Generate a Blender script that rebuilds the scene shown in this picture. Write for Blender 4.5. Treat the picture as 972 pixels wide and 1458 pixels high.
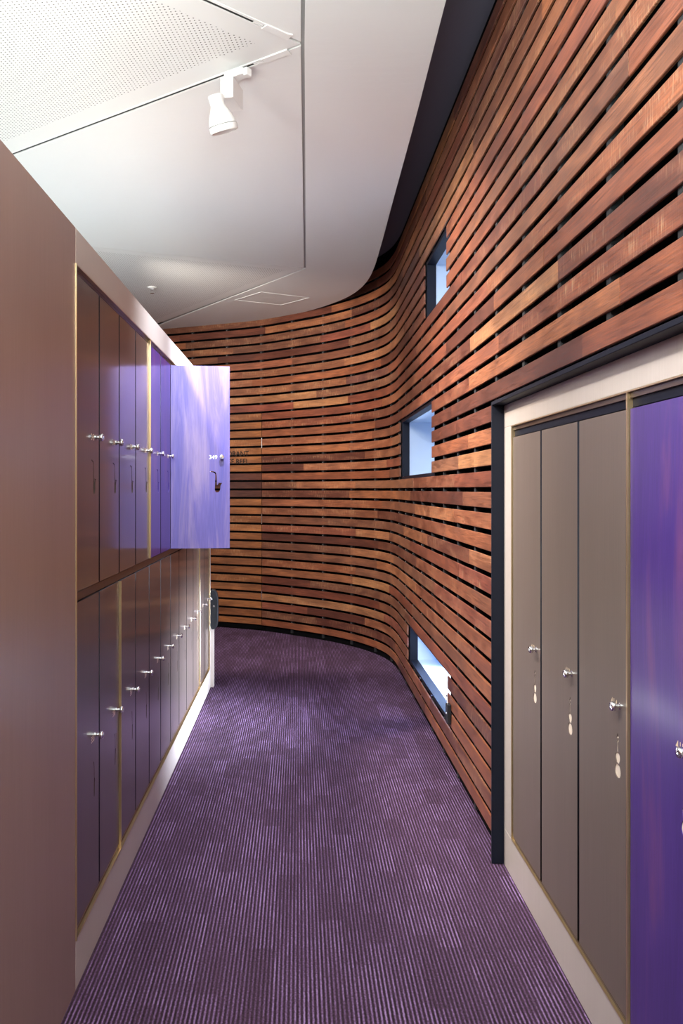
import bpy, bmesh, math, random
from mathutils import Vector, Matrix, noise as mnoise
random.seed(7)
S = bpy.context.scene
for o in list(bpy.data.objects): bpy.data.objects.remove(o)
COL = S.collection
PI = math.pi

# ---------------- camera, world, lights, exposure ----------------
F = 1238.0                       # focal length in pixels of the 1458 px high frame
EYE = 1.45
cam = bpy.data.cameras.new('camera'); cam_o = bpy.data.objects.new('camera', cam); COL.objects.link(cam_o)
cam.sensor_fit = 'VERTICAL'; cam.sensor_height = 36.0; cam.sensor_width = 24.0
cam.lens = 36.0*F/1458.0
cam.shift_x = 61/1458.0; cam.shift_y = -32/1458.0
cam.clip_start = 0.05
cam_o.location = (0, 0, EYE); cam_o.rotation_euler = (PI/2, 0, 0)
S.camera = cam_o
W = bpy.data.worlds.new('world'); S.world = W; W.use_nodes = True
W.node_tree.nodes['Background'].inputs[0].default_value = (0.45, 0.6, 1.0, 1)
W.node_tree.nodes['Background'].inputs[1].default_value = 0.6
S.view_settings.view_transform = 'Standard'; S.view_settings.look = 'None'
S.view_settings.gamma = 1; S.view_settings.use_curve_mapping = False
S.view_settings.exposure = 1.15

def spot(name, loc, target, power, angle, color, radius=0.05, blend=0.6):
    l = bpy.data.lights.new(name, 'SPOT'); l.energy = power; l.spot_size = math.radians(angle)
    l.spot_blend = blend; l.color = color; l.shadow_soft_size = radius
    o = bpy.data.objects.new(name, l); COL.objects.link(o); o.location = loc
    o.rotation_euler = (Vector(target)-Vector(loc)).to_track_quat('-Z', 'Y').to_euler()
    return o
def point(name, loc, power, color, radius=0.06):
    l = bpy.data.lights.new(name, 'POINT'); l.energy = power; l.color = color; l.shadow_soft_size = radius
    o = bpy.data.objects.new(name, l); COL.objects.link(o); o.location = loc
    return o
WARM = (1.0, 0.90, 0.78); COOL = (0.80, 0.87, 1.0); NEUT = (1.0, 0.97, 0.93); PALE = (0.84, 1.0, 0.97)
def area(name, loc, rot, sx, sy, power, color, spread=180):
    l = bpy.data.lights.new(name, 'AREA'); l.shape = 'RECTANGLE'; l.size = sx; l.size_y = sy; l.energy = power; l.color = color
    o = bpy.data.objects.new(name, l); COL.objects.link(o); o.location = loc
    o.rotation_euler = rot; l.spread = math.radians(spread)
    return o
# track lamps outside the frame, on the same ceiling, aimed at the timber wall and the carpet
spot('track_lamp_near', (-0.75, 1.5, 3.05), (0.85, 2.9, 1.6), 82, 105, NEUT, 0.05, 0.8)
spot('track_lamp_behind', (-0.45, -0.8, 3.0), (0.5, 2.4, 0.8), 110, 120, NEUT, 0.12, 0.8)
spot('track_lamp_middle', (-1.0, 4.0, 3.0), (0.85, 4.4, 1.4), 200, 90, WARM, 0.05, 0.7)
spot('track_lamp_far', (-1.35, 6.2, 3.0), (0.1, 8.7, 1.0), 190, 110, WARM, 0.08, 0.9)
spot('fill_lamp_cross', (0.30, 2.6, 3.05), (-0.60, 5.2, 0.9), 30, 44, COOL, 0.05, 0.9)  # added unseen lamp, brightens the far rail and plinth of the left lockers
# lamp of the track spotlight seen in the photograph
spot('spotlight_lamp', (-0.285, 3.645, 2.88), (0.1, 4.75, 0.0), 108, 112, COOL, 0.04, 1.0)
# uplight on the locker bank, plus two added fill panels that brighten the ceiling
point('cabinet_uplight', (-0.98, 2.45, 2.60), 10, NEUT, 0.04)
area('ceiling_fill_beyond_lockers', (-1.9, 3.6, 1.5), (PI, 0, 0), 0.9, 6.0, 18, PALE)
area('ceiling_fill_behind_camera', (0.05, -0.25, 1.9), (PI, 0, 0), 1.1, 1.2, 125, PALE)
# daylight that comes in through the three deep windows
for wy, wz, sy, sz, pw, tilt, spr in ((5.0, 2.72, .40, .16, 20, 16, 36), (5.9, 1.75, .95, .20, 15, 0, 50), (5.4, .34, 1.05, .12, 26, 0, 60)):
    area('window_daylight', (1.215, wy, wz), (0, math.radians(90-tilt), 0), sz, sy, pw, (.72, .83, 1.0), spr)

# ---------------- helpers ----------------
def at(x, y, Y):
    return Vector(((x-425)*Y/F, Y, EYE+(697-y)*Y/F))
def link(name, me, m=None, parent=None, loc=None, rot=None):
    o = bpy.data.objects.new(name, me); COL.objects.link(o)
    if m is not None and me is not None and not me.materials: me.materials.append(m)
    if parent is not None: o.parent = parent
    if loc is not None: o.location = loc
    if rot is not None: o.rotation_euler = rot
    return o
def finish(name, bm, m, parent=None, loc=None, rot=None, smooth=False, bevel=0, seg=2):
    bmesh.ops.recalc_face_normals(bm, faces=bm.faces)
    me = bpy.data.meshes.new(name); bm.to_mesh(me); bm.free()
    if smooth:
        for p in me.polygons: p.use_smooth = True
    o = link(name, me, m, parent, loc, rot)
    if smooth == 'auto':
        me.set_sharp_from_angle(angle=math.radians(40))
    if bevel:
        b = o.modifiers.new('bevel', 'BEVEL'); b.width = bevel; b.segments = seg; b.limit_method = 'ANGLE'
    return o
def box(bm, x0, x1, y0, y1, z0, z1):
    v = [bm.verts.new((x, y, z)) for z in (z0, z1) for y in (y0, y1) for x in (x0, x1)]
    for f in ((0, 2, 3, 1), (4, 5, 7, 6), (0, 1, 5, 4), (2, 6, 7, 3), (0, 4, 6, 2), (1, 3, 7, 5)):
        bm.faces.new([v[i] for i in f])
def prism(bm, pts, z0, z1):
    a = [bm.verts.new((p[0], p[1], z0)) for p in pts]; b = [bm.verts.new((p[0], p[1], z1)) for p in pts]
    bm.faces.new(a); bm.faces.new(b[::-1])
    n = len(pts)
    for i in range(n): bm.faces.new((a[i], b[i], b[(i+1) % n], a[(i+1) % n]))
def tube(bm, p0, p1, r0, r1=None, n=20, caps=True):
    r1 = r0 if r1 is None else r1
    p0 = Vector(p0); p1 = Vector(p1); d = (p1-p0).normalized()
    u = d.orthogonal().normalized(); w = d.cross(u)
    A = []; B = []
    for i in range(n):
        t = 2*PI*i/n; c = u*math.cos(t)+w*math.sin(t)
        A.append(bm.verts.new(p0+c*r0)); B.append(bm.verts.new(p1+c*r1))
    for i in range(n): bm.faces.new((A[i], A[(i+1) % n], B[(i+1) % n], B[i]))
    if caps: bm.faces.new(A[::-1]); bm.faces.new(B)
def lathe(bm, prof, n=32, M=Matrix.Identity(4)):
    rings = []
    for r, z in prof:
        if r < 1e-6: rings.append([bm.verts.new(M @ Vector((0, 0, z)))])
        else: rings.append([bm.verts.new(M @ Vector((r*math.cos(2*PI*i/n), r*math.sin(2*PI*i/n), z))) for i in range(n)])
    for a, b in zip(rings, rings[1:]):
        for i in range(n):
            j = (i+1) % n
            if len(a) == 1: bm.faces.new((a[0], b[i], b[j]))
            elif len(b) == 1: bm.faces.new((a[i], b[0], a[j]))
            else: bm.faces.new((a[i], b[i], b[j], a[j]))
def empty(name, loc, label=None, cat=None, group=None, kind=None):
    o = bpy.data.objects.new(name, None); COL.objects.link(o); o.location = loc; o.empty_display_size = 0.1
    return tag(o, label, cat, group, kind)
def tag(o, label=None, cat=None, group=None, kind=None):
    if label: o['label'] = label
    if cat: o['category'] = cat
    if group: o['group'] = group
    if kind: o['kind'] = kind
    return o
def plate(name, outer, holes, t):
    """flat plate with holes in the local YZ plane, front at x=0, thickness towards -x"""
    cu = bpy.data.curves.new(name, 'CURVE'); cu.dimensions = '2D'; cu.fill_mode = 'BOTH'; cu.extrude = t/2
    for ring in [outer]+holes:
        s = cu.splines.new('POLY'); s.points.add(len(ring)-1); s.use_cyclic_u = True
        for p, q in zip(s.points, ring): p.co = (q[0], q[1], 0, 1)
    o = bpy.data.objects.new(name, cu); COL.objects.link(o)
    dg = bpy.context.evaluated_depsgraph_get()
    me = bpy.data.meshes.new_from_object(o.evaluated_get(dg))
    bpy.data.objects.remove(o)
    for v in me.vertices:
        a, b, c = v.co; v.co = (c-t/2, a, b)
    me.name = name; me.materials.clear()
    return me
def text_mesh(s, cap, depth=0.0008, bold=0.0):
    """text in local YZ plane, facing +x, baseline at z=0, y runs to the reader's right; returns mesh,width"""
    cu = bpy.data.curves.new('lettering', 'FONT'); cu.body = s; cu.size = 1; cu.extrude = 0.0; cu.offset = bold; cu.resolution_u = 4
    o = bpy.data.objects.new('lettering', cu); COL.objects.link(o)
    dg = bpy.context.evaluated_depsgraph_get()
    me = bpy.data.meshes.new_from_object(o.evaluated_get(dg)); bpy.data.objects.remove(o)
    xs = [v.co.x for v in me.vertices]; ys = [v.co.y for v in me.vertices]
    k = cap/(max(ys)-min(ys)); x0 = min(xs); y0 = min(ys); w = (max(xs)-x0)*k
    for v in me.vertices: v.co = (depth, (v.co.x-x0)*k, (v.co.y-y0)*k)
    me.name = 'lettering'
    return me, w

# ---------------- materials ----------------
def mat(name, color=(.5, .5, .5), rough=.5, metal=0, spec=.5, coat=0, coat_r=.1):
    m = bpy.data.materials.new(name); m.use_nodes = True
    b = m.node_tree.nodes['Principled BSDF']
    b.inputs['Base Color'].default_value = (*color, 1); b.inputs['Roughness'].default_value = rough
    b.inputs['Metallic'].default_value = metal; b.inputs['Specular IOR Level'].default_value = spec
    b.inputs['Coat Weight'].default_value = coat; b.inputs['Coat Roughness'].default_value = coat_r
    return m
class N:
    def __init__(s, m): s.t = m.node_tree; s.b = s.t.nodes['Principled BSDF']
    def n(s, typ, **k):
        nd = s.t.nodes.new(typ)
        for a, v in k.items():
            if a.startswith('i_'):
                nd.inputs[a[2:].replace('_', ' ')].default_value = v
            else: setattr(nd, a, v)
        return nd
    def l(s, a, b): s.t.links.new(a, b)
    def math(s, op, a, b=None, clamp=False):
        nd = s.t.nodes.new('ShaderNodeMath'); nd.operation = op; nd.use_clamp = clamp
        for i, v in enumerate((a, b)):
            if v is None: continue
            if isinstance(v, (int, float)): nd.inputs[i].default_value = v
            else: s.l(v, nd.inputs[i])
        return nd.outputs[0]
    def mapping(s, src, scale, rot=(0, 0, 0), loc=(0, 0, 0)):
        nd = s.t.nodes.new('ShaderNodeMapping'); nd.inputs['Scale'].default_value = scale
        nd.inputs['Rotation'].default_value = rot; nd.inputs['Location'].default_value = loc
        s.l(src, nd.inputs['Vector']); return nd.outputs[0]
    def noise(s, vec, scale, detail=4, rough=.55, dist=0):
        nd = s.t.nodes.new('ShaderNodeTexNoise'); nd.inputs['Scale'].default_value = scale
        nd.inputs['Detail'].default_value = detail; nd.inputs['Roughness'].default_value = rough; nd.inputs['Distortion'].default_value = dist
        s.l(vec, nd.inputs['Vector']); return nd.outputs['Fac']
    def ramp(s, fac, stops, interp='LINEAR'):
        nd = s.t.nodes.new('ShaderNodeValToRGB'); cr = nd.color_ramp; cr.interpolation = interp
        while len(cr.elements) < len(stops): cr.elements.new(.5)
        for e, (p, c) in zip(cr.elements, stops): e.position = p; e.color = (*c, 1)
        s.l(fac, nd.inputs[0]); return nd.outputs[0]
    def mix(s, fac, a, b, mode='MIX'):
        nd = s.t.nodes.new('ShaderNodeMix'); nd.data_type = 'RGBA'; nd.blend_type = mode
        for i, v in ((0, fac), (6, a), (7, b)):
            if isinstance(v, (int, float)): nd.inputs[i].default_value = v
            elif isinstance(v, tuple): nd.inputs[i].default_value = (*v, 1)
            else: s.l(v, nd.inputs[i])
        return nd.outputs[2]
    def bump(s, h, strength=.3, dist=.002):
        nd = s.t.nodes.new('ShaderNodeBump'); nd.inputs['Strength'].default_value = strength; nd.inputs['Distance'].default_value = dist
        s.l(h, nd.inputs['Height']); s.l(nd.outputs[0], s.b.inputs['Normal'])

def slat_material(name, stops):
    m = mat(name, rough=.42, spec=.55); n = N(m)
    uv = n.n('ShaderNodeUVMap').outputs[0]
    geo = n.n('ShaderNodeNewGeometry'); r = geo.outputs['Random Per Island']
    off = n.n('ShaderNodeCombineXYZ'); n.l(n.math('MULTIPLY', r, 37.0), off.inputs[0]); n.l(n.math('MULTIPLY', r, 91.0), off.inputs[1])
    add = n.n('ShaderNodeVectorMath', operation='ADD'); n.l(uv, add.inputs[0]); n.l(off.outputs[0], add.inputs[1]); v = add.outputs[0]
    stops = [(p, (c[0]*1.10, c[1]*1.06, c[2]*1.0)) for p, c in stops]
    base = n.ramp(r, stops)
    grain = n.noise(n.mapping(v, (2.2, 60, 1)), 3.0, 6, .6, .6)
    c1 = n.mix(1.0, base, n.ramp(grain, [(.28, (.50, .43, .40)), (.5, (.95, .95, .95)), (.72, (1.5, 1.45, 1.35))]), 'MULTIPLY')
    patch = n.noise(n.mapping(v, (2.0, 7, 1)), 1.6, 3, .5, .5)
    c2 = n.mix(1.0, c1, n.ramp(patch, [(.3, (.66, .64, .66)), (.52, (1, 1, 1)), (.72, (1.4, 1.42, 1.3))]), 'MULTIPLY')
    c2 = n.mix(n.math('MULTIPLY', n.noise(n.mapping(v, (1.1, 3.2, 1), (0, 0, 0), (7, 3, 0)), 2.2, 3, .5, .8), .5), c2, n.mix(1.0, c2, (1.25, 1.0, .62), 'MULTIPLY'))
    # saw marks and scuffs on a part of the boards
    saw = n.noise(n.mapping(v, (90, 8, 1)), 2.0, 3, .6, .3)
    gate = n.math('GREATER_THAN', n.math('FRACT', n.math('MULTIPLY', r, 13.7)), .5)
    scuff = n.math('MULTIPLY', n.math('MULTIPLY', n.ramp(saw, [(.54, (0, 0, 0)), (.66, (1, 1, 1))]), n.ramp(patch, [(.42, (0, 0, 0)), (.6, (1, 1, 1))])), gate)
    n.l(n.mix(n.math('MULTIPLY', scuff, .75), c2, (.47, .30, .17)), n.b.inputs['Base Color'])
    n.l(n.math('ADD', n.math('MULTIPLY', grain, .25), .28), n.b.inputs['Roughness'])
    n.bump(n.math('ADD', grain, n.math('MULTIPLY', saw, .4)), .25, .0015)
    return m
M = {}
M['slat'] = slat_material('ironbark_slats', [(0, (.075, .026, .02)), (.15, (.15, .048, .032)), (.35, (.20, .072, .040)), (.5, (.135, .058, .04)), (.65, (.25, .10, .052)), (.8, (.17, .052, .040)), (.92, (.31, .15, .075)), (1, (.12, .05, .045))])
M['slat_door'] = slat_material('door_slats', [(0, (.17, .068, .033)), (.4, (.24, .098, .042)), (.7, (.18, .072, .036)), (1, (.28, .12, .052))])
M['black'] = mat('black_backing', (.003, .003, .0035), .9, spec=.05)
M['batten'] = mat('dark_batten', (.010, .010, .012), .7)
M['clip'] = mat('steel_clip', (.5, .48, .46), .35, .9)
M['steel'] = mat('dark_steel', (.007, .009, .018), .5, 0, .2)
M['chrome'] = mat('chrome', (.8, .8, .82), .14, 1)
M['brass'] = mat('brass_edge', (.62, .46, .26), .3, .85)
M['bronze'] = mat('bronze_reveal', (.09, .055, .035), .3, .3)
M['white'] = mat('white_lamp_paint', (.85, .85, .84), .4)
M['rubber'] = mat('black_plastic', (.015, .017, .02), .4)
M['letter'] = mat('dark_lettering', (.012, .006, .004), .7)
M['whiteprint'] = mat('white_print', (.85, .85, .9), .5)
M['goldprint'] = mat('gold_print', (.85, .68, .48), .4)
M['groove'] = mat('groove_dark', (.03, .03, .03), .9)
M['joint'] = mat('joint_grey', (.42, .41, .40), .9)
M['soffit'] = mat('dark_soffit_paint', (.15, .13, .17), .8)
# plaster ceiling
M['ceiling'] = mat('white_plaster', (.80, .805, .80), .75); n = N(M['ceiling'])
tc = n.n('ShaderNodeTexCoord').outputs['Object']
n.bump(n.noise(n.mapping(tc, (1, 5, 1)), 3, 4, .6), .15, .01)
# perforated ceiling
M['perf'] = mat('perforated_plaster', (.80, .80, .79), .7); n = N(M['perf'])
tc = n.n('ShaderNodeTexCoord').outputs['Object']; mp = n.mapping(tc, (1/.0175, 1/.0175, 1), (0, 0, math.radians(8)))
sx = n.n('ShaderNodeSeparateXYZ'); n.l(mp, sx.inputs[0])
fx = n.math('SUBTRACT', n.math('FRACT', sx.outputs[0]), .5); fy = n.math('SUBTRACT', n.math('FRACT', sx.outputs[1]), .5)
d = n.math('SQRT', n.math('ADD', n.math('MULTIPLY', fx, fx), n.math('MULTIPLY', fy, fy)))
hole = n.math('LESS_THAN', d, .17)
# solid border round the perforated field (object coordinates: tip of the triangle at the origin)
at_ = n.n('ShaderNodeAttribute', attribute_name='field'); 
hole = n.math('MULTIPLY', hole, n.math('GREATER_THAN', at_.outputs['Fac'], .5))
n.l(n.mix(hole, (.80, .80, .79), (.08, .07, .07)), n.b.inputs['Base Color'])
# dark veneer locker doors
def veneer(name, c0, c1, rough, coat, coat_r=.12):
    m = mat(name, c0, rough, coat=coat, coat_r=coat_r); n = N(m)
    tc = n.n('ShaderNodeTexCoord').outputs['Object']
    oi = n.n('ShaderNodeObjectInfo').outputs['Random']
    cb = n.n('ShaderNodeCombineXYZ'); n.l(n.math('MULTIPLY', oi, 31.0), cb.inputs[1]); n.l(n.math('MULTIPLY', oi, 17.0), cb.inputs[2])
    ad = n.n('ShaderNodeVectorMath', operation='ADD'); n.l(tc, ad.inputs[0]); n.l(cb.outputs[0], ad.inputs[1])
    g = n.noise(n.mapping(ad.outputs[0], (60, 60, 1.2)), 3.0, 5, .65, .2)
    g2 = n.noise(n.mapping(ad.outputs[0], (5, 5, .6)), 2.0, 2, .5)
    n.l(n.mix(n.math('ADD', n.math('MULTIPLY', g, .7), n.math('MULTIPLY', g2, .3)), c0, c1), n.b.inputs['Base Color'])
    n.bump(g, .08, .001)
    return m
M['door'] = veneer('dark_brown_veneer', (.060, .040, .034), (.135, .098, .080), .42, .85, .12)
M['door_right'] = veneer('grey_brown_veneer', (.105, .078, .066), (.20, .150, .125), .45, .15, .3)
M['frame'] = veneer('pale_limed_wood', (.49, .42, .375), (.62, .54, .485), .36, .25, .2)
M['panel'] = veneer('limed_wood_shaded', (.25, .155, .130), (.37, .245, .21), .4, .25, .25)  # same limed wood as the frame, its dimmer light painted in as darker colour
def purple(name, deep, mid, pale, lo, hi, coat):
    m = mat(name, mid, .42, coat=coat, coat_r=.15); n = N(m)
    tc = n.n('ShaderNodeTexCoord').outputs['Object']
    v = n.mapping(tc, (9, 9, 1.1))
    a = n.noise(v, 1.2, 5, .6, .8); b = n.noise(n.mapping(tc, (70, 70, 3)), 3, 4, .6)
    c = n.ramp(a, [(.30, deep), (lo, mid), (hi, pale)])
    n.l(n.mix(.35, c, n.mix(1.0, c, n.ramp(b, [(.3, (.6, .6, .65)), (.7, (1.3, 1.3, 1.3))]), 'MULTIPLY')), n.b.inputs['Base Color'])
    return m
M['purple'] = purple('purple_stain', (.050, .021, .18), (.066, .028, .22), (.15, .050, .20), .55, .75, .5)
M['lavender'] = purple('purple_stain_lit', (.078, .070, .27), (.115, .090, .29), (.22, .165, .31), .48, .66, .2)  # purple stain of the closed doors, with the lamp's brightening put into the colour
M['inside'] = mat('locker_inside', (.012, .013, .022), .6)
M['liner'] = mat('pale_cutout_liner', (.85, .72, .60), .5)
# niche
M['niche'] = mat('pale_blue_niche_paint', (.48, .59, .74), .6)
M['pane'] = mat('daylit_glass', (.3, .5, .8), .15)
b = M['pane'].node_tree.nodes['Principled BSDF']
b.inputs['Emission Color'].default_value = (.40, .58, .95, 1); b.inputs['Emission Strength'].default_value = .38
# carpet
M['carpet'] = mat('purple_ribbed_carpet', (.1, .05, .12), .95, spec=.15); n = N(M['carpet'])
tc = n.n('ShaderNodeTexCoord').outputs['Object']; sp = n.n('ShaderNodeSeparateXYZ'); n.l(tc, sp.inputs[0])
X, Y = sp.outputs[0], sp.outputs[1]
wob = n.math('MULTIPLY', n.math('SUBTRACT', n.noise(tc, 60, 2), .5), .35)
rib = n.math('ADD', n.math('MULTIPLY', n.math('SINE', n.math('ADD', n.math('MULTIPLY', X, 2*PI/.0125), n.math('MULTIPLY', wob, 4.0))), .5), .5)
# blocks of the weave: strips 12.5 mm wide, about 0.12 m long, staggered
cx = n.math('FLOOR', n.math('DIVIDE', X, .075)); cy = n.math('FLOOR', n.math('ADD', n.math('DIVIDE', Y, .20), n.math('MULTIPLY', n.math('FRACT', n.math('MULTIPLY', cx, .37)), 1.0)))
cbn = n.n('ShaderNodeCombineXYZ'); n.l(cx, cbn.inputs[0]); n.l(cy, cbn.inputs[1])
wn = n.n('ShaderNodeTexWhiteNoise', noise_dimensions='3D'); n.l(cbn.outputs[0], wn.inputs['Vector'])
loop = n.noise(n.mapping(tc, (190, 120, 1)), 1.0, 3, .7)
fine = n.noise(tc, 420, 2, .6)
big = n.noise(n.mapping(tc, (9, 2.2, 1)), 1.2, 2)
cr = n.math('FLOOR', n.math('DIVIDE', X, .0125)); cw = n.math('FLOOR', n.math('ADD', n.math('DIVIDE', Y, .08), n.math('MULTIPLY', n.math('FRACT', n.math('MULTIPLY', cr, .618)), 1.0)))
cc = n.n('ShaderNodeCombineXYZ'); n.l(cr, cc.inputs[0]); n.l(cw, cc.inputs[1])
wr = n.n('ShaderNodeTexWhiteNoise', noise_dimensions='3D'); n.l(cc.outputs[0], wr.inputs['Vector'])
amp = n.math('MULTIPLY', n.math('ADD', n.math('MULTIPLY', wr.outputs['Value'], .5), .5), n.math('ADD', n.math('MULTIPLY', wn.outputs['Value'], .5), .65))
h = n.math('ADD', n.math('ADD', n.math('MULTIPLY', n.math('MULTIPLY', n.math('SUBTRACT', rib, .5), amp), .66), .13), n.math('MULTIPLY', loop, .66))
h = n.math('ADD', h, n.math('MULTIPLY', n.math('SUBTRACT', wn.outputs['Value'], .5), .05))
h = n.math('ADD', h, n.math('MULTIPLY', n.math('SUBTRACT', fine, .5), .6))
h = n.math('ADD', h, n.math('MULTIPLY', n.math('SUBTRACT', big, .5), .08))
n.l(n.ramp(h, [(.20, (.020, .010, .016)), (.46, (.060, .030, .054)), (.62, (.118, .062, .135)), (.90, (.33, .21, .42))]), n.b.inputs['Base Color'])
n.bump(n.math('ADD', rib, loop), .6, .004)
M['wallpaint'] = mat('white_wall_paint', (.6, .59, .58), .8)

# ---------------- floor, outer walls ----------------
bm = bmesh.new(); box(bm, -2.7, 1.2, -2.2, 10.3, -.05, 0)
tag(finish('floor', bm, M['carpet']), kind='structure')
bm = bmesh.new(); box(bm, -2.7, -2.6, -2.2, 10.3, 0, 3.6)
tag(finish('wall_left', bm, M['wallpaint']), kind='structure')
bm = bmesh.new(); box(bm, -2.6, .74, -2.2, -2.1, 0, 3.6)
tag(finish('wall_back', bm, M['wallpaint']), kind='structure')

# ---------------- curved timber wall ----------------
PX = .803
ctrl = [(PX, -2.1), (PX, 1), (PX, 3), (PX, 5), (PX, 6.2), (PX, 6.75), (.797, 7.08), (.757, 7.42), (.617, 7.82), (.33, 8.27), (-.035, 8.64), (-.37, 8.93), (-.892, 9.2), (-1.4, 9.42), (-2.0, 9.62), (-2.6, 9.8)]
def catmull(P, step=.03):
    out = []
    for i in range(len(P)-1):
        p0 = Vector(P[max(i-1, 0)]); p1 = Vector(P[i]); p2 = Vector(P[i+1]); p3 = Vector(P[min(i+2, len(P)-1)])
        L = (p2-p1).length
        if abs(p1.x-p2.x) < 1e-5: k = max(1, int(L/.5))
        else: k = max(2, int(L/step))
        # centripetal-ish: scale tangents by the local chord
        d0 = max((p1-p0).length, 1e-6); d2 = max((p3-p2).length, 1e-6)
        m1 = ((p2-p1)/L*d0 + (p1-p0)/d0*L)/(d0+L)*L if i > 0 else p2-p1
        m2 = ((p3-p2)/d2*L + (p2-p1)/L*d2)/(d2+L)*L if i < len(P)-2 else p2-p1
        for j in range(k):
            t = j/k
            out.append((2*t**3-3*t**2+1)*p1+(t**3-2*t**2+t)*m1+(-2*t**3+3*t**2)*p2+(t**3-t**2)*m2)
    out.append(Vector(P[-1])); return out
path = catmull(ctrl)
arc = [0]
for a, b in zip(path, path[1:]): arc.append(arc[-1]+(b-a).length)
def nrm(i):
    a = path[max(i-1, 0)]; b = path[min(i+1, len(path)-1)]; t = (b-a).normalized()
    return Vector((-t.y, t.x))            # points into the corridor
NRM = [nrm(i) for i in range(len(path))]
def pt(s, off=0):
    s = min(max(s, 0), arc[-1])
    lo, hi = 0, len(arc)-1
    while hi-lo > 1:
        m_ = (lo+hi)//2
        if arc[m_] <= s: lo = m_
        else: hi = m_
    t = (s-arc[lo])/(arc[hi]-arc[lo]); p = path[lo].lerp(path[hi], t); nn = NRM[lo].lerp(NRM[hi], t).normalized()
    return p+nn*off
def s_of_Y(Y): return Y-ctrl[0][1]        # straight run
def s_near(x, y):
    q = Vector((x, y)); i = min(range(len(path)), key=lambda k: (path[k]-q).length); return arc[i]
SEND = arc[-1]
def samples(s0, s1):
    return [s0]+[a for a in arc if s0+.004 < a < s1-.004]+[s1]
PITCH = .0879; Z0 = .0546; SH = .066; NROW = 38
def rowz(k): return Z0+k*PITCH
def strip(bm, s0, s1, z0, z1, o0, o1, uv=None, ch=0.0):
    """box swept along the wall path, o0 back offset, o1 front offset"""
    sec = [(o0, z0), (o1-ch, z0), (o1, z0+ch), (o1, z1-ch), (o1-ch, z1), (o0, z1)] if ch else [(o0, z0), (o1, z0), (o1, z1), (o0, z1)]
    ss = samples(s0, s1); rings = []
    per = [0]
    for a, b in zip(sec, sec[1:]+sec[:1]): per.append(per[-1]+math.hypot(a[0]-b[0], a[1]-b[1]))
    for s in ss:
        base = {}
        r = []
        for o, z in sec:
            if o not in base: base[o] = pt(s, o)
            r.append(bm.verts.new((base[o].x, base[o].y, z)))
        rings.append(r)
    m_ = len(sec)
    for i in range(len(rings)-1):
        for j in range(m_):
            f = bm.faces.new((rings[i][j], rings[i+1][j], rings[i+1][(j+1) % m_], rings[i][(j+1) % m_]))
            if uv is not None:
                vs = [(ss[i], per[j]), (ss[i+1], per[j]), (ss[i+1], per[j+1]), (ss[i], per[j+1])]
                for lp, c in zip(f.loops, vs): lp[uv].uv = c
    for r, s in ((rings[0], ss[0]), (rings[-1], ss[-1])):
        f = bm.faces.new(r)
        if uv is not None:
            for lp, (o, z) in zip(f.loops, sec): lp[uv].uv = (s+o, z)
S_DOOR0 = s_near(-.368, 8.93); S_DOOR1 = S_DOOR0+.92
DOOR_TOP = rowz(25)+SH            # top of the door leaf, in a gap
wins = [  # (Y near, Y far, first row, last row)
    (4.598, 5.41, 28, 31), (5.109, 6.705, 17, 21), (4.565, 6.24, 2, 4)]
JAMB_Y = 3.368
doorrow = [k for k in range(NROW) if rowz(k)+SH <= 2.31]
BACK = -.02
bm = bmesh.new(); uv = bm.loops.layers.uv.new('UVMap')
for k in range(NROW):
    cuts = []
    if k in doorrow: cuts.append((S_DOOR0-.008, S_DOOR1+.008))
    if k <= 19: cuts.append((-1, s_of_Y(JAMB_Y+.014)))
    for (ya, yb, k0, k1) in wins:
        if k0 <= k <= k1: cuts.append((s_of_Y(ya), s_of_Y(yb)))
    cuts.sort(); free = []; s = 0
    for a, b in cuts:
        if a > s: free.append((s, a))
        s = max(s, b)
    if s < SEND: free.append((s, SEND))
    for a, b in free:
        s = a; first = True
        while s < b-1e-6:
            L = random.uniform(.7, 2.1)
            if first: L *= random.uniform(.4, 1); first = False
            e = s+L
            if b-e < .35: e = b
            dz = random.uniform(-.0008, .0008); do = random.uniform(-.0008, .0012)
            strip(bm, s+.0006, e-.0006, (rowz(k) if k else .061)+dz, rowz(k)+SH+dz, 0.0145, .0225+do, uv, .0018)
            s = e
# wall backing: black sheet with real openings where the windows are
def backing(bm, o0, o1):
    def seg(s0, s1, z0, z1): strip(bm, s0, s1, z0, z1, o0, o1)
    ya = s_of_Y(JAMB_Y+.002)
    # near part above the locker recess
    xs = sorted({0.0, ya, SEND}|{s_of_Y(w[0])-.02 for w in wins}|{s_of_Y(w[1])+.02 for w in wins})
    for a, b in zip(xs, xs[1:]):
        mid = (a+b)/2; holes = []
        if mid < ya: holes.append((0, 1.792))
        for (y0, y1, k0, k1) in wins:
            if s_of_Y(y0)-.02 <= mid <= s_of_Y(y1)+.02: holes.append((rowz(k0)-PITCH+SH-.0, rowz(k1+1)+.0))
        z = 0
        for h0, h1 in sorted(holes):
            if h0 > z: seg(a, b, z, h0)
            z = h1
        seg(a, b, z, 3.56)
bm2 = bmesh.new(); backing(bm2, -.06, BACK)
wall = tag(finish('wall_right', bm2, M['black']), kind='structure')
finish('timber_slats', bm, M['slat'], wall)
bt = bmesh.new(); cl = bmesh.new(); s = .1; bats = []
while s < SEND:
    bats.append(s); s += .42
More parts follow.
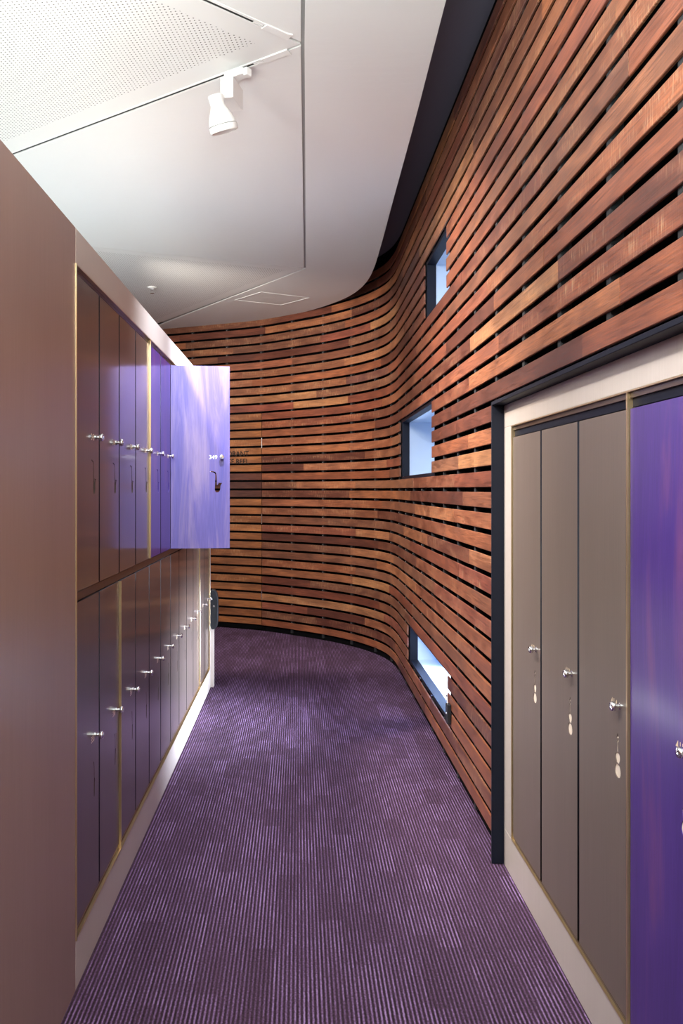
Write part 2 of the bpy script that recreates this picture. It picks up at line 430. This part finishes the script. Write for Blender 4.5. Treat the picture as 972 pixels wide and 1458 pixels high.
for s in bats:
    holes = []
    if s < s_of_Y(JAMB_Y)+.05: holes.append((0, 1.81))
    if S_DOOR0-.03 < s < S_DOOR1+.03: holes.append((0, 2.3))
    for (y0, y1, k0, k1) in wins:
        if s_of_Y(y0)-.05 < s < s_of_Y(y1)+.05: holes.append((rowz(k0)-.02, rowz(k1)+SH+.02))
    z = .02
    for h0, h1 in sorted(holes):
        if h0 > z: strip(bt, s, s+.03, z, h0, BACK, .0140)
        z = max(z, h1)
    strip(bt, s, s+.03, z, 3.38, BACK, .0140)
    for k in range(NROW-1):
        zc = rowz(k)+SH+.011
        if any(h0-.03 < zc < h1+.03 for h0, h1 in holes) or s < s_of_Y(5.2) or random.random() < .3: continue
        p = pt(s+.015, .0141); q = pt(s+.015, .018)
        tube(cl, (p.x, p.y, zc-.004), (q.x, q.y, zc-.004), .003, n=8)
finish('battens', bt, M['batten'], wall)
tag(finish('slat_screws', cl, M['clip'], wall), kind='stuff')
bm = bmesh.new(); strip(bm, s_of_Y(JAMB_Y+.014), S_DOOR0-.03, 0, .052, BACK, .0); strip(bm, S_DOOR0-.024, SEND, 0, .052, BACK, .0)
tag(finish('baseboard_right', bm, M['black']), kind='structure')

# concealed door in the slats, with hinges and lettering
door1 = empty('door_1', (pt(S_DOOR0).x, pt(S_DOOR0).y, 0), kind='structure')
inv = Matrix.Translation(-door1.location)
bm = bmesh.new(); uv = bm.loops.layers.uv.new('UVMap')
dark = bmesh.new(); uvd = dark.loops.layers.uv.new('UVMap')
for k in doorrow:
    t_, u_ = (dark, uvd) if k in (15, 16, 17) else (bm, uv)
    strip(t_, S_DOOR0, S_DOOR1, (rowz(k) if k else .061), rowz(k)+SH, .0140, .022, u_, .0018)
for b_ in (bm, dark): b_.transform(inv)
finish('timber_slats', bm, M['slat_door'], door1)
M['slat_dark'] = slat_material('dark_door_slats', [(0, (.06, .025, .022)), (1, (.09, .034, .028))])
finish('dark_slats', dark, M['slat_dark'], door1)
bm = bmesh.new(); strip(bm, S_DOOR0, S_DOOR1, .01, 2.29, -.018, 0.0080); bm.transform(inv); finish('door_leaf', bm, M['black'], door1)
for yp in (631, 738.5, 847):
    z = EYE+(697-yp)/138.4; bm = bmesh.new()
    p = pt(S_DOOR0-.001, .014); tube(bm, (p.x, p.y, z-.052), (p.x, p.y, z+.052), .0075, n=14)
    tube(bm, (p.x, p.y, z-.018), (p.x, p.y, z+.018), .0085, n=14)
    bm.transform(inv); finish('hinge', bm, M['chrome'], door1, smooth='auto')
for s_, ytop in (('HYDRANT', 641.8), ('HOSE REEL', 652.9)):
    me, w = text_mesh(s_, .054, 0, .015)
    right = pt(S_DOOR0+.158, .0245); left = pt(S_DOOR0+.158+w, .0245); d = (right-left).normalized()
    zb = EYE+(697-ytop)/138.0-.054
    # reader looks along +Y: text y axis runs along d, front faces the corridor
    for v in me.vertices:
        y_, z_ = v.co.y, v.co.z; v.co = (left.x+d.x*y_-door1.location.x, left.y+d.y*y_-door1.location.y, zb+z_)
    link('lettering', me, M['letter'], door1)

# ---------------- windows (deep niches through the wall) ----------------
FX = .78
for i, (ya, yb, k0, k1) in enumerate(wins):
    z0 = rowz(k0)-PITCH+SH; z1 = rowz(k1+1)
    za, zb = z0+.002, z1-.002
    w = empty('window_%d' % (i+1), (PX+.02, (ya+yb)/2, z0), kind='structure')
    iv = Matrix.Translation(-w.location)
    bm = bmesh.new()        # dark steel frame
    x0, x1 = PX-.006, PX+.05; t = .022
    box(bm, x0, x1, ya-.018, ya-.002, za, zb); box(bm, x0, x1, yb-.016, yb+.018, za, zb)
    box(bm, x0, x1, ya-.002, yb-.016, za, za+t); box(bm, x0, x1, ya-.002, yb-.016, zb-t, zb)
    bm.transform(iv); finish('frame', bm, M['steel'], w)
    bm = bmesh.new(); D = .42; x0, x1 = PX+.0505, PX+D
    box(bm, x0, x1, ya-.03, ya-.002, za, zb); box(bm, x0, x1, yb-.016, yb+.012, za, zb)
    box(bm, x0, x1, ya-.002, yb-.016, za, za+t); box(bm, x0, x1, ya-.002, yb-.016, zb-t, zb)
    bm.transform(iv); finish('reveal', bm, M['niche'], w)
    bm = bmesh.new(); box(bm, PX+D, PX+D+.008, ya-.03, yb+.012, za, zb); bm.transform(iv); finish('pane', bm, M['pane'], w)
    if i == 2:
        for (px, py) in ((597.5, 977.5), (613.5, 1003.5)):
            Y = 965.6/(px-425)*1.01; bm = bmesh.new(); z = rowz(1)+SH+.002
            tube(bm, (PX-.015, Y, z), (PX-.015, Y, z+.018), .004, n=10); tube(bm, (PX-.015, Y, z+.016), (PX-.015, Y-.03, z+.020), .0035, n=10)
            bm.transform(iv); finish('hook', bm, M['chrome'], w, smooth='auto')
# small black latch box on the slats beside the lowest window
la = empty('latch_box', (PX-.0225, 4.47, .30), 'small black latch box screwed to the slats beside the lowest blue window', 'latch')
bm = bmesh.new(); box(bm, -.022, -.002, -.03, .022, -.05, .05); finish('housing', bm, M['rubber'], la, bevel=.003)
bm = bmesh.new(); tube(bm, (-.012, .02, .045), (-.012, .035, .075), .005, n=12); tube(bm, (-.012, .035, .075), (-.012, .055, .078), .005, n=12); finish('hook', bm, M['chrome'], la, smooth='auto')
bm = bmesh.new(); tube(bm, (-.0225, -.004, .0), (-.025, -.004, .0), .007, n=14); finish('screw', bm, M['chrome'], la)

# ---------------- ceiling ----------------
CZ = 3.19
V1 = Vector((.016, 3.397)); V2 = Vector((.05, 6.84)); LX = -2.6
def yl(V, sl): return V.y+sl*(LX-V.x)
L1, L2, L3 = -.735, .87, .3956
p1, p2, p3 = Vector((LX, yl(V1, L1))), Vector((LX, yl(V1, L2))), Vector((LX, yl(V2, L3)))
q4 = Vector((-1.72, 9.475)); 
def inset(P, ds):
    """shift each edge i (P[i]->P[i+1]) of a ccw polygon inward by ds[i]"""
    n_ = len(P); lines = []
    for i in range(n_):
        a, b = Vector(P[i]), Vector(P[(i+1) % n_]); d = (b-a).normalized(); nn = Vector((-d.y, d.x)); lines.append((a+nn*ds[i], d))
    out = []
    for i in range(n_):
        a, d = lines[i-1]; b, e = lines[i]; cr = d.x*e.y-d.y*e.x
        if abs(cr) < 1e-6: out.append(b); continue
        t = ((b-a).x*e.y-(b-a).y*e.x)/cr; out.append(a+d*t)
    return out
def ceil_panel(name, P, ds, m, parent, field=None):
    P = inset(P, ds); bm = bmesh.new(); prism(bm, P, CZ, CZ+.010)
    o = finish(name, bm, m, parent, bevel=.0015, seg=1)
    return o, P
edge = [(.42, -2.1), (.47, 0), (.505, 2), (.524, 3.09), (.545, 3.95), (.567, 5.165), (.588, 6.3), (.592, 6.8), (.577, 7.2), (.535, 7.52), (.46, 7.81), (.31, 8.14), (.12, 8.44), (-.06, 8.66), (-.30, 8.87), (-.547, 9.02), (-.89, 9.19), (-1.376, 9.40)]
edge_s = catmull(edge, .06)
ceil = bmesh.new(); g = .007
Ppoly = [Vector((V1.x+g, V1.y)), Vector((V1.x+g-.004, -2.1))]+edge_s+[Vector((q4.x+.05, q4.y+.03)), Vector((V2.x+g, V2.y+.006))]
prism(ceil, Ppoly, CZ, CZ+.010)
ceiling = tag(finish('ceiling', ceil, M['ceiling']), kind='structure')
A_, B_ = Vector((V1.x-.0, -2.1)), Vector((LX, -2.1))
ceil_panel('plain_panel', [V1, p2, B_, A_], [.006, 0, 0, g], M['ceiling'], ceiling)
ceil_panel('plain_panel', [V2, p3, p1, V1], [.003, 0, .006, g], M['ceiling'], ceiling)
def perf_panel(P, ds, margin):
    P = inset(P, ds); inner = inset(P, margin)
    bm = bmesh.new(); lay = None
    a = [bm.verts.new((p.x, p.y, CZ)) for p in P]; b = [bm.verts.new((p.x, p.y, CZ)) for p in inner]; c = [bm.verts.new((p.x, p.y, CZ+.010)) for p in P]
    n_ = len(P); fin = bm.faces.new(b); rest = [bm.faces.new(c)]
    for i in range(n_):
        j = (i+1) % n_
        rest.append(bm.faces.new((a[i], a[j], b[j], b[i]))); rest.append(bm.faces.new((a[i], a[j], c[j], c[i])))
    bmesh.ops.recalc_face_normals(bm, faces=bm.faces)
    idx = 0
    bm.faces.ensure_lookup_table(); bm.faces.index_update(); idx = fin.index
    me = bpy.data.meshes.new('perforated_panel'); bm.to_mesh(me); bm.free()
    at = me.attributes.new('field', 'FLOAT', 'FACE')
    for i in range(len(me.polygons)): at.data[i].value = 1.0 if i == idx else 0.0
    return link('perforated_panel', me, M['perf'], ceiling)
perf_panel([V1, p1, p2], [.006, 0, .006], [.11, 0, .11])
perf_panel([V2, q4, Vector((LX, 9.8)), p3], [.004, 0, 0, .003], [.10, 0, 0, .10])
# dark board above the joints, and the high dark soffit above the timber wall
bm = bmesh.new(); box(bm, LX, .30, -2.1, 7.6, CZ+.012, CZ+.03); box(bm, LX, .05, 7.6, 8.4, CZ+.012, CZ+.03); box(bm, LX, -.95, 8.4, 9.1, CZ+.012, CZ+.03)
tag(finish('trim_1', bm, M['joint']), kind='structure')
bm = bmesh.new(); box(bm, -2.7, 1.2, -2.2, 10.3, 3.5, 3.6)
tag(finish('trim_2', bm, M['soffit']), kind='structure')
# access hatch
hp = [Vector((-.574, 7.98)), Vector((-.165, 8.19)), Vector((.089, 7.89)), Vector((-.327, 7.66))]
h = bmesh.new(); inn = inset(hp, [.007]*4)
for z in (0,):
    o_ = [h.verts.new((p.x, p.y, CZ-.0025)) for p in hp]; i_ = [h.verts.new((p.x, p.y, CZ-.0025)) for p in inn]
    O_ = [h.verts.new((p.x, p.y, CZ)) for p in hp]; I_ = [h.verts.new((p.x, p.y, CZ)) for p in inn]
    for i in range(4):
        j = (i+1) % 4
        h.faces.new((o_[i], o_[j], i_[j], i_[i])); h.faces.new((o_[i], o_[j], O_[j], O_[i])); h.faces.new((i_[i], i_[j], I_[j], I_[i]))
tag(finish('access_hatch', h, M['ceiling']), 'thin-edged rectangular access hatch in the ceiling near the curved timber wall', 'hatch')
# lighting tracks
def track(V, slope, side, t0, t1, label):
    d = Vector((-1, -slope)).normalized(); nn = Vector((-d.y, d.x))*side
    c = V+nn*.004; t = empty('lighting_track', (c.x+d.x*t0, c.y+d.y*t0, CZ), label, 'lighting track', None)
    def bx(name, a, b, o0, o1, z0, z1, m, par=t):
        bm = bmesh.new(); P = []
        for u, o in ((a, o0), (b, o0), (b, o1), (a, o1)):
            q = c+d*u+nn*o; P.append((q.x-t.location.x, q.y-t.location.y))
        prism(bm, P, z0, z1); return finish(name, bm, m, par, bevel=.0008, seg=1)
    bx('flange', t0+.10, t1, .008, .020, -.004, 0, M['white']); bx('flange', t0+.10, t1, -.014, -.006, -.004, 0, M['white'])
    bx('slot', t0+.10, t1, -.006, .008, -.0015, 0, M['groove'])
    bm = bmesh.new(); P = []
    for u, o in ((t0, .022), (t0-.02, .030), (t0-.03, -.014), (t0+.10, -.014), (t0+.10, .022)):
        q = c+d*u+nn*o; P.append((q.x-t.location.x, q.y-t.location.y))
    prism(bm, P, -.006, 0); finish('end_cap', bm, M['white'], t, bevel=.001)
    bx('contact', t0+.104, t0+.15, -.004, .006, -.004, -.0015, M['white'])
    return d, nn
dL, nL = track(V1, L1, 1 if False else -1, .10, 2.9, 'recessed white lighting track that carries the spotlight, left side of the ceiling')
track(V1, L2, 1, .10, 2.9, 'recessed white lighting track without a lamp, at the top edge of the ceiling')
# spotlight
sb = V1+Vector((-1, -L1)).normalized()*.345
sl = empty('track_spotlight', (sb.x, sb.y, CZ-.010), 'white track spotlight with rectangular driver box and rounded bell head under the ceiling', 'spotlight')
ang = math.atan2(-L1, -1)            # along the track
bm = bmesh.new(); box(bm, -.055, .045, -.022, .022, -.030, -.002); box(bm, -.075, -.055, -.016, .016, -.036, -.004)
bm.transform(Matrix.Rotation(ang, 4, 'Z')); finish('adaptor', bm, M['white'], sl, bevel=.003)
bm = bmesh.new(); box(bm, -.028, .028, -.005, .13, -.118, -.030)
bm.transform(Matrix.Translation((-.033, -.02, 0)) @ Matrix.Rotation(math.radians(-14), 4, 'Z')); finish('driver_box', bm, M['white'], sl, bevel=.003)
hc = Vector((-.080, -.035, -.112)); bm = bmesh.new(); tube(bm, (-.040, -.01, -.10), hc+Vector((.005, 0, -.02)), .012, n=18); finish('arm', bm, M['white'], sl, smooth='auto')
ax = Vector((.24, .26, -.93)).normalized()
Mh = Matrix.Translation(hc) @ ax.to_track_quat('Z', 'Y').to_matrix().to_4x4()
bm = bmesh.new(); lathe(bm, [(0, 0), (.029, 0), (.032, .004), (.0305, .02), (.030, .040), (.036, .055), (.048, .078), (.055, .100), (.0575, .118)], 40, Mh)
hd = finish('lamp_head', bm, M['white'], sl, smooth='auto')
bm = bmesh.new(); lathe(bm, [(.0575, .120), (.0595, .121), (.0595, .142), (.057, .146), (.052, .146), (.050, .136), (.044, .126), (0, .124)], 40, Mh)
finish('lens_ring', bm, M['white'], sl, smooth='auto')
# sprinkler
sp_ = empty('sprinkler_head', (-1.26, 7.48, CZ), 'tiny white sprinkler head with a round rosette on the ceiling above the lockers', 'sprinkler')
bm = bmesh.new(); lathe(bm, [(0, 0), (.042, 0), (.040, -.006), (.022, -.012), (0, -.012)], 28); finish('rosette', bm, M['white'], sp_, smooth='auto')
bm = bmesh.new(); tube(bm, (0, 0, -.012), (0, 0, -.03), .010, n=14); tube(bm, (.012, 0, -.012), (.009, 0, -.048), .003, n=8); tube(bm, (-.012, 0, -.012), (-.009, 0, -.048), .003, n=8)
lathe(bm, [(0, -.048), (.018, -.048), (.018, -.051), (0, -.051)], 18); finish('deflector', bm, M['chrome'], sp_)

# ---------------- motifs ----------------
def smooth_ring(P, it=2):
    for _ in range(it):
        Q = []
        for i in range(len(P)):
            a, b = P[i], P[(i+1) % len(P)]
            Q += [(a[0]*.75+b[0]*.25, a[1]*.75+b[1]*.25), (a[0]*.25+b[0]*.75, a[1]*.25+b[1]*.75)]
        P = Q
    return P
def sax(cy, top):
    # unit drawing: y right, z down from the mouthpiece, 63 x 108 mm
    P = [(-.033, -.004), (-.030, .001), (-.018, -.001), (-.006, -.003), (.000, -.010), (.002, -.022), (.003, -.060), (.004, -.072), (.010, -.066), (.012, -.062), (.008, -.056), (.016, -.060), (.031, -.060), (.027, -.066), (.022, -.074), (.021, -.086), (.021, -.094), (.017, -.104), (.008, -.109), (-.002, -.107), (-.007, -.100), (-.0075, -.085), (-.006, -.060), (-.005, -.030), (-.0055, -.014), (-.010, -.008), (-.020, -.005)]
    P = [(a*1.0, b) for a, b in P]
    return smooth_ring([(cy+a, top+b) for a, b in P], 1)
def clarinet(cy, top):
    P = [(-.010, 0), (-.004, .003), (-.001, -.006), (.001, -.018), (.002, -.055), (.008, -.052), (.010, -.062), (.007, -.070), (.006, -.100), (.002, -.112), (-.003, -.112), (-.005, -.098), (-.004, -.060), (-.002, -.050), (-.003, -.020), (-.006, -.008)]
    return smooth_ring([(cy+a, top+b) for a, b in P], 1)
def violin(cy, top):
    neck = [(-.002, 0), (.002, .001), (.003, -.005), (.007, -.006), (.007, -.009), (.003, -.010), (.003, -.014), (.007, -.015), (.007, -.018), (.003, -.019), (.0035, -.045), (-.0035, -.045), (-.003, -.024), (-.007, -.023), (-.007, -.020), (-.003, -.019), (-.003, -.012), (-.007, -.011), (-.007, -.008), (-.003, -.007)]
    up = smooth_ring([(-.003, -.047), (.004, -.047), (.012, -.049), (.016, -.056), (.015, -.064), (.010, -.070), (.010, -.074), (-.010, -.074), (-.010, -.070), (-.015, -.064), (-.016, -.055), (-.011, -.049)], 1)
    lo = smooth_ring([(-.012, -.0765), (.012, -.0765), (.019, -.086), (.021, -.096), (.015, -.106), (.005, -.110), (-.005, -.110), (-.015, -.106), (-.021, -.096), (-.019, -.086)], 1)
    return [[(cy+a, top+b) for a, b in r] for r in (neck, up, lo)]

def knob_parts(door, y, z):
    bm = bmesh.new(); R = Matrix.Translation((0, y, z)) @ Matrix.Rotation(PI/2, 4, 'Y')
    lathe(bm, [(0, 0), (.0085, 0), (.0085, .003), (.006, .005), (.006, .012), (.0115, .014), (.0125, .018), (.0125, .022), (.010, .025), (.004, .0255), (.004, .024), (0, .024)], 24, R)
    return finish('knob', bm, M['chrome'], door, smooth='auto')
KN = {}
def make_locker(name, base, sgn, w, h, depth, m, number, kz, ky, motif, mot_top, liner, label, group, open_deg=0, numcol='goldprint'):
    """base: hinge-side lower front corner of the door. sgn=1 left bank (door runs +Y, faces +X), sgn=-1 right bank"""
    t = empty(name, base, label, 'locker', group)
    t.rotation_euler = (0, 0, 0 if sgn == 1 else PI)
    key = ('body', w, h, depth)
    if key not in KN:
        bm = bmesh.new(); e = .008; x1 = -.0195; x0 = x1-depth
        box(bm, x0, x1, -.006, -.006+e, .0, h); box(bm, x0, x1, w+.006-e, w+.006, .0, h)
        box(bm, x0, x1, -.006+e, w+.006-e, 0, e); box(bm, x0, x1, -.006+e, w+.006-e, h-e, h); box(bm, x0, x0+e, -.006+e, w+.006-e, e, h-e)
        me = bpy.data.meshes.new('body'); bmesh.ops.recalc_face_normals(bm, faces=bm.faces); bm.to_mesh(me); bm.free(); me.materials.append(M['inside']); KN[key] = me
    link('body', KN[key], None, t)
    key = ('door', w, h, motif, m)
    if key not in KN:
        outer = [(0, 0), (w, 0), (w, h), (0, h)]
        if motif == 'sax': holes = [sax(ky-.037+.010, mot_top)]
        elif motif == 'clarinet': holes = [clarinet(ky-.020, mot_top)]
        else: holes = violin(ky-.020, mot_top)
        KN[key] = plate('door', outer, holes, .018)
    me = KN[key]
    if not me.materials:
        me.materials.append(M[m]); me.materials.append(M['inside'])
        for p in me.polygons:
            c = p.center
            if abs(p.normal.x) < .5 and (c.y < 1e-4 or c.y > w-1e-4 or c.z < 1e-4 or c.z > h-1e-4) and not open_deg: p.material_index = 1
    d = link('door', me, None, t)
    d.rotation_euler = (0, 0, -math.radians(open_deg))
    if ('knob',) not in KN:
        k = knob_parts(d, ky, kz); KN[('knob',)] = k.data
        k.data.transform(Matrix.Translation((0, -ky, -kz))); k.location = (0, ky, kz)
    else:
        k = link('knob', KN[('knob',)], None, d, (0, ky, kz))
    nm, nw = text_mesh(number, .021, 0, .01)
    if sgn == 1: yy = ky-.044-nw/2-(.0)
    else: yy = ky-.040-nw/2
    ob = link('number', nm, M[numcol], d, (.0006, ky-.022-nw if sgn == 1 else ky-.022-nw, kz-.0115))
    if liner:
        key = ('inlay', ky, mot_top)
        if key not in KN:
            rings = violin(ky-.020, mot_top); bmm = bmesh.new()
            for q in rings:
                m1 = plate('cutout_inlay', q, [], .002); m1.transform(Matrix.Translation((-.0022, 0, 0))); bmm.from_mesh(m1)
            me = bpy.data.meshes.new('cutout_inlay'); bmm.to_mesh(me); bmm.free(); me.materials.append(M['liner']); KN[key] = me
        link('cutout_inlay', KN[key], None, d)['label'] = 'pale violin shaped inlay'
    return t

# ---------------- left locker bank ----------------
LXF = -.645                        # face of the surround
Y0 = 2.519; LP = .317; EY = 6.375
TOPZ = 2.2085; OT = 2.105; OB = .143
sur = empty('locker_surround', (LXF-.2, Y0, 0), 'limed wood surround of the left lockers, with shade-darkened end panel and pale top rail', 'locker surround')
iv = Matrix.Translation(-sur.location)
def part(name, boxes, m, par, iv=iv, bevel=.0012, smooth=False):
    bm = bmesh.new()
    for b_ in boxes: box(bm, *b_)
    bm.transform(iv); return finish(name, bm, m, par, bevel=bevel, seg=1)
part('end_panel', [(-1.22, LXF, -1.2, Y0-.004, 0, TOPZ)], M['panel'], sur)
part('top_rail', [(LXF-.02, LXF, Y0, EY, OT, TOPZ)], M['frame'], sur)
part('plinth', [(LXF-.02, LXF, Y0, EY, 0, OB)], M['frame'], sur)
part('end_stile', [(LXF-.02, LXF, EY-.055, EY, OB, OT)], M['frame'], sur)
part('carcass_top', [(-1.22, LXF-.02, Y0, EY, OT+.02, TOPZ)], M['frame'], sur)
part('carcass_back', [(-1.22, -1.20, Y0, EY, 0, OT+.02), (-1.20, LXF-.02, EY-.02, EY, 0, OT+.02)], M['frame'], sur)
part('carcass_floor', [(-1.20, LXF-.02, Y0, EY-.02, .10, .135)], M['inside'], sur)
yo0, yo1 = Y0, EY-.055
part('brass_edge', [(LXF-.012, LXF+.003, yo0-.004, yo0+.004, OB, OT+.0), (LXF-.012, LXF+.0015, yo1-.004, yo1, OB+.004, OT-.004),
     (LXF-.012, LXF+.0015, yo0+.004, yo1, OB, OB+.004), (LXF-.012, LXF+.0015, yo0+.004, yo1, OT-.004, OT)], M['brass'], sur, bevel=.0005)
for z0_, z1_ in ((OT-.016, OT-.004), (OB+.004, OB+.016), (1.120, 1.146)):
    part('inner_reveal', [(LXF-.019, LXF-.010, yo0+.004, yo1, z0_, z1_)], M['bronze'], sur, bevel=.0005)
DX = LXF-.006                      # door face
doors_lo = (.167, 1.117); doors_up = (1.149, 2.083)
DW = .309
colname = ['first', 'second', 'third', 'fourth', 'fifth', 'sixth', 'seventh', 'eighth', 'ninth', 'tenth', 'eleventh', 'twelfth']
Yd0 = Y0+.006
PW = (yo1-.004-Yd0)/12
for i in range(12):
    yb = Yd0+i*PW+.008
    # upper row
    pur = i in (4, 5, 6)
    mt = 'lavender' if i == 6 else ('purple' if pur else 'door')
    look = {4: 'closed purple upper locker just behind the brass post, two before the open door', 5: 'closed purple upper locker directly in front of the open brightly lit door',
            6: 'upper locker numbered 349, its brightly lit purple door swung wide open'}
    lab = look.get(i, 'closed dark brown upper locker, %s from the near end of the top row' % colname[i])
    hh = doors_up[1]-doors_up[0]
    make_locker('locker', (DX, yb, doors_up[0]), 1, PW-.016, hh, .42, mt, str(343+i), 1.617-doors_up[0], PW-.058, 'sax', 1.544-doors_up[0], False, lab,
                'lockers of the left bank', 82 if i == 6 else 0, 'whiteprint' if i == 6 else 'goldprint')
    lab = 'dark brown lower locker, %s from the near end of the bottom row' % colname[i]
    hh = doors_lo[1]-doors_lo[0]
    make_locker('locker', (DX, yb, doors_lo[0]), 1, PW-.016, hh, .42, 'door', str(355+i), .663-doors_lo[0], PW-.058, 'clarinet', .583-doors_lo[0], False, lab, 'lockers of the left bank')
for i, zz in ((4, (1.149, OT-.004)), (2, (OB+.004, 1.117)), (10, (OB+.004, 1.117))):
    y = Yd0+i*PW; part('brass_post', [(LXF-.018, LXF+.002, y-.0022, y+.0022, zz[0], zz[1])], M['brass'], sur, bevel=.0005)
# short white post and black device at the far end
po = empty('end_post', (LXF+.0, EY+.03, 0), 'short pale post at the far end of the left locker bank', 'post')
bm = bmesh.new(); box(bm, -.10, .022, -.028, .03, 0, .62); finish('post_body', bm, M['frame'], po, bevel=.002)
bm = bmesh.new(); box(bm, -.102, .024, -.030, .032, .62, .628); finish('post_cap', bm, M['white'], po, bevel=.002)
dv = empty('wall_handset', (LXF+.022, EY+.045, .45), 'black rounded device fixed to the short post at the far end of the lockers', 'device')
bm = bmesh.new()
P = smooth_ring([(-.03, -.02), (.022, -.02), (.034, .03), (.036, .12), (.034, .21), (.020, .265), (-.03, .275)], 2)
A = [bm.verts.new((x, -.032, z)) for x, z in P]; B = [bm.verts.new((x, .03, z)) for x, z in P]
bm.faces.new(A); bm.faces.new(B[::-1])
for i in range(len(P)): bm.faces.new((A[i], B[i], B[(i+1) % len(P)], A[(i+1) % len(P)]))
bm.transform(Matrix.Translation((0, -.05, 0)))
finish('casing', bm, M['rubber'], dv, bevel=.004)
bm = bmesh.new(); tube(bm, (.006, -.084, .15), (.006, -.088, .15), .007, n=16); finish('button', bm, M['chrome'], dv)

# ---------------- right locker bank ----------------
RX = .795
por = tag(bpy.data.objects.new('steel_portal', None), 'dark blue-black steel edge frame around the right lockers, meeting the timber slats', 'frame'); COL.objects.link(por); por.location = (RX, JAMB_Y, 0)
ivp = Matrix.Translation(-por.location)
part('jamb', [(.748, .802, JAMB_Y, JAMB_Y+.013, 0, 1.790)], M['steel'], por, ivp, bevel=.0015)
part('head', [(.748, .802, -2.09, JAMB_Y-.0, 1.776, 1.790)], M['steel'], por, ivp, bevel=.0015)
RY = 3.2375; RPW = .3815; Rn = 4
ROT, ROB = 1.6885, .142
sur2 = empty('locker_surround', (RX+.2, RY, 0), 'pale limed wood surround of the right lockers, with top rail and plinth', 'locker surround')
iv2 = Matrix.Translation(-sur2.location); REND = RY+.012-Rn*RPW-.02
part('top_rail', [(RX, RX+.02, -2.09, JAMB_Y-.001, ROT, 1.775)], M['frame'], sur2, iv2)
part('plinth', [(RX, RX+.02, -2.09, JAMB_Y-.001, 0, ROB)], M['frame'], sur2, iv2)
part('stile', [(RX, RX+.02, RY+.012, JAMB_Y-.001, ROB, ROT)], M['frame'], sur2, iv2)
part('near_panel', [(RX, RX+.02, -2.09, REND, ROB, ROT)], M['frame'], sur2, iv2)
part('carcass', [(RX+.52, RX+.54, REND, JAMB_Y-.001, 0, 1.775), (RX+.02, RX+.52, REND, JAMB_Y-.001, 1.72, 1.775), (RX+.02, RX+.52, JAMB_Y-.02, JAMB_Y-.001, .14, 1.72), (RX+.02, RX+.52, REND, JAMB_Y-.02, .10, .14)], M['inside'], sur2, iv2)
a, b_ = REND, RY+.012
part('brass_edge', [(RX-.0015, RX+.012, b_-.004, b_, ROB, ROT), (RX-.0015, RX+.012, a, b_-.004, ROB, ROB+.004), (RX-.0015, RX+.012, a, b_-.004, ROT-.004, ROT)], M['brass'], sur2, iv2, bevel=.0005)
for z0_, z1_ in ((ROT-.018, ROT-.004), (ROB+.004, ROB+.012)):
    part('inner_reveal', [(RX+.006, RX+.018, a, b_-.004, z0_, z1_)], M['bronze'], sur2, iv2, bevel=.0005)
part('black_band', [(RX+.012, RX+.019, a, b_-.004, ROT-.040, ROT-.018)], M['steel'], sur2, iv2, bevel=.0005)
rl = ['dark grey-brown right-hand locker closest to the steel jamb', 'dark grey-brown right-hand locker in the middle of three',
      'dark grey-brown right-hand locker beside the purple one', 'tall purple stained locker at the right edge of the photo']
dlo, dhi = ROB+.016, ROT-.044
for i in range(Rn):
    yh = RY+.002-i*RPW
    make_locker('locker', (RX+.004, yh, dlo), -1, RPW-.018, dhi-dlo, .42, 'purple' if i == 3 else 'door_right', str(412+i), .912-dlo, RPW-.064, 'violin', .838-dlo, True, rl[i], 'lockers of the right bank')
y = RY+.002-3*RPW+.009; part('brass_post', [(RX-.002, RX+.018, y-.004, y+.004, ROB+.004, ROT-.004)], M['brass'], sur2, iv2, bevel=.0005)
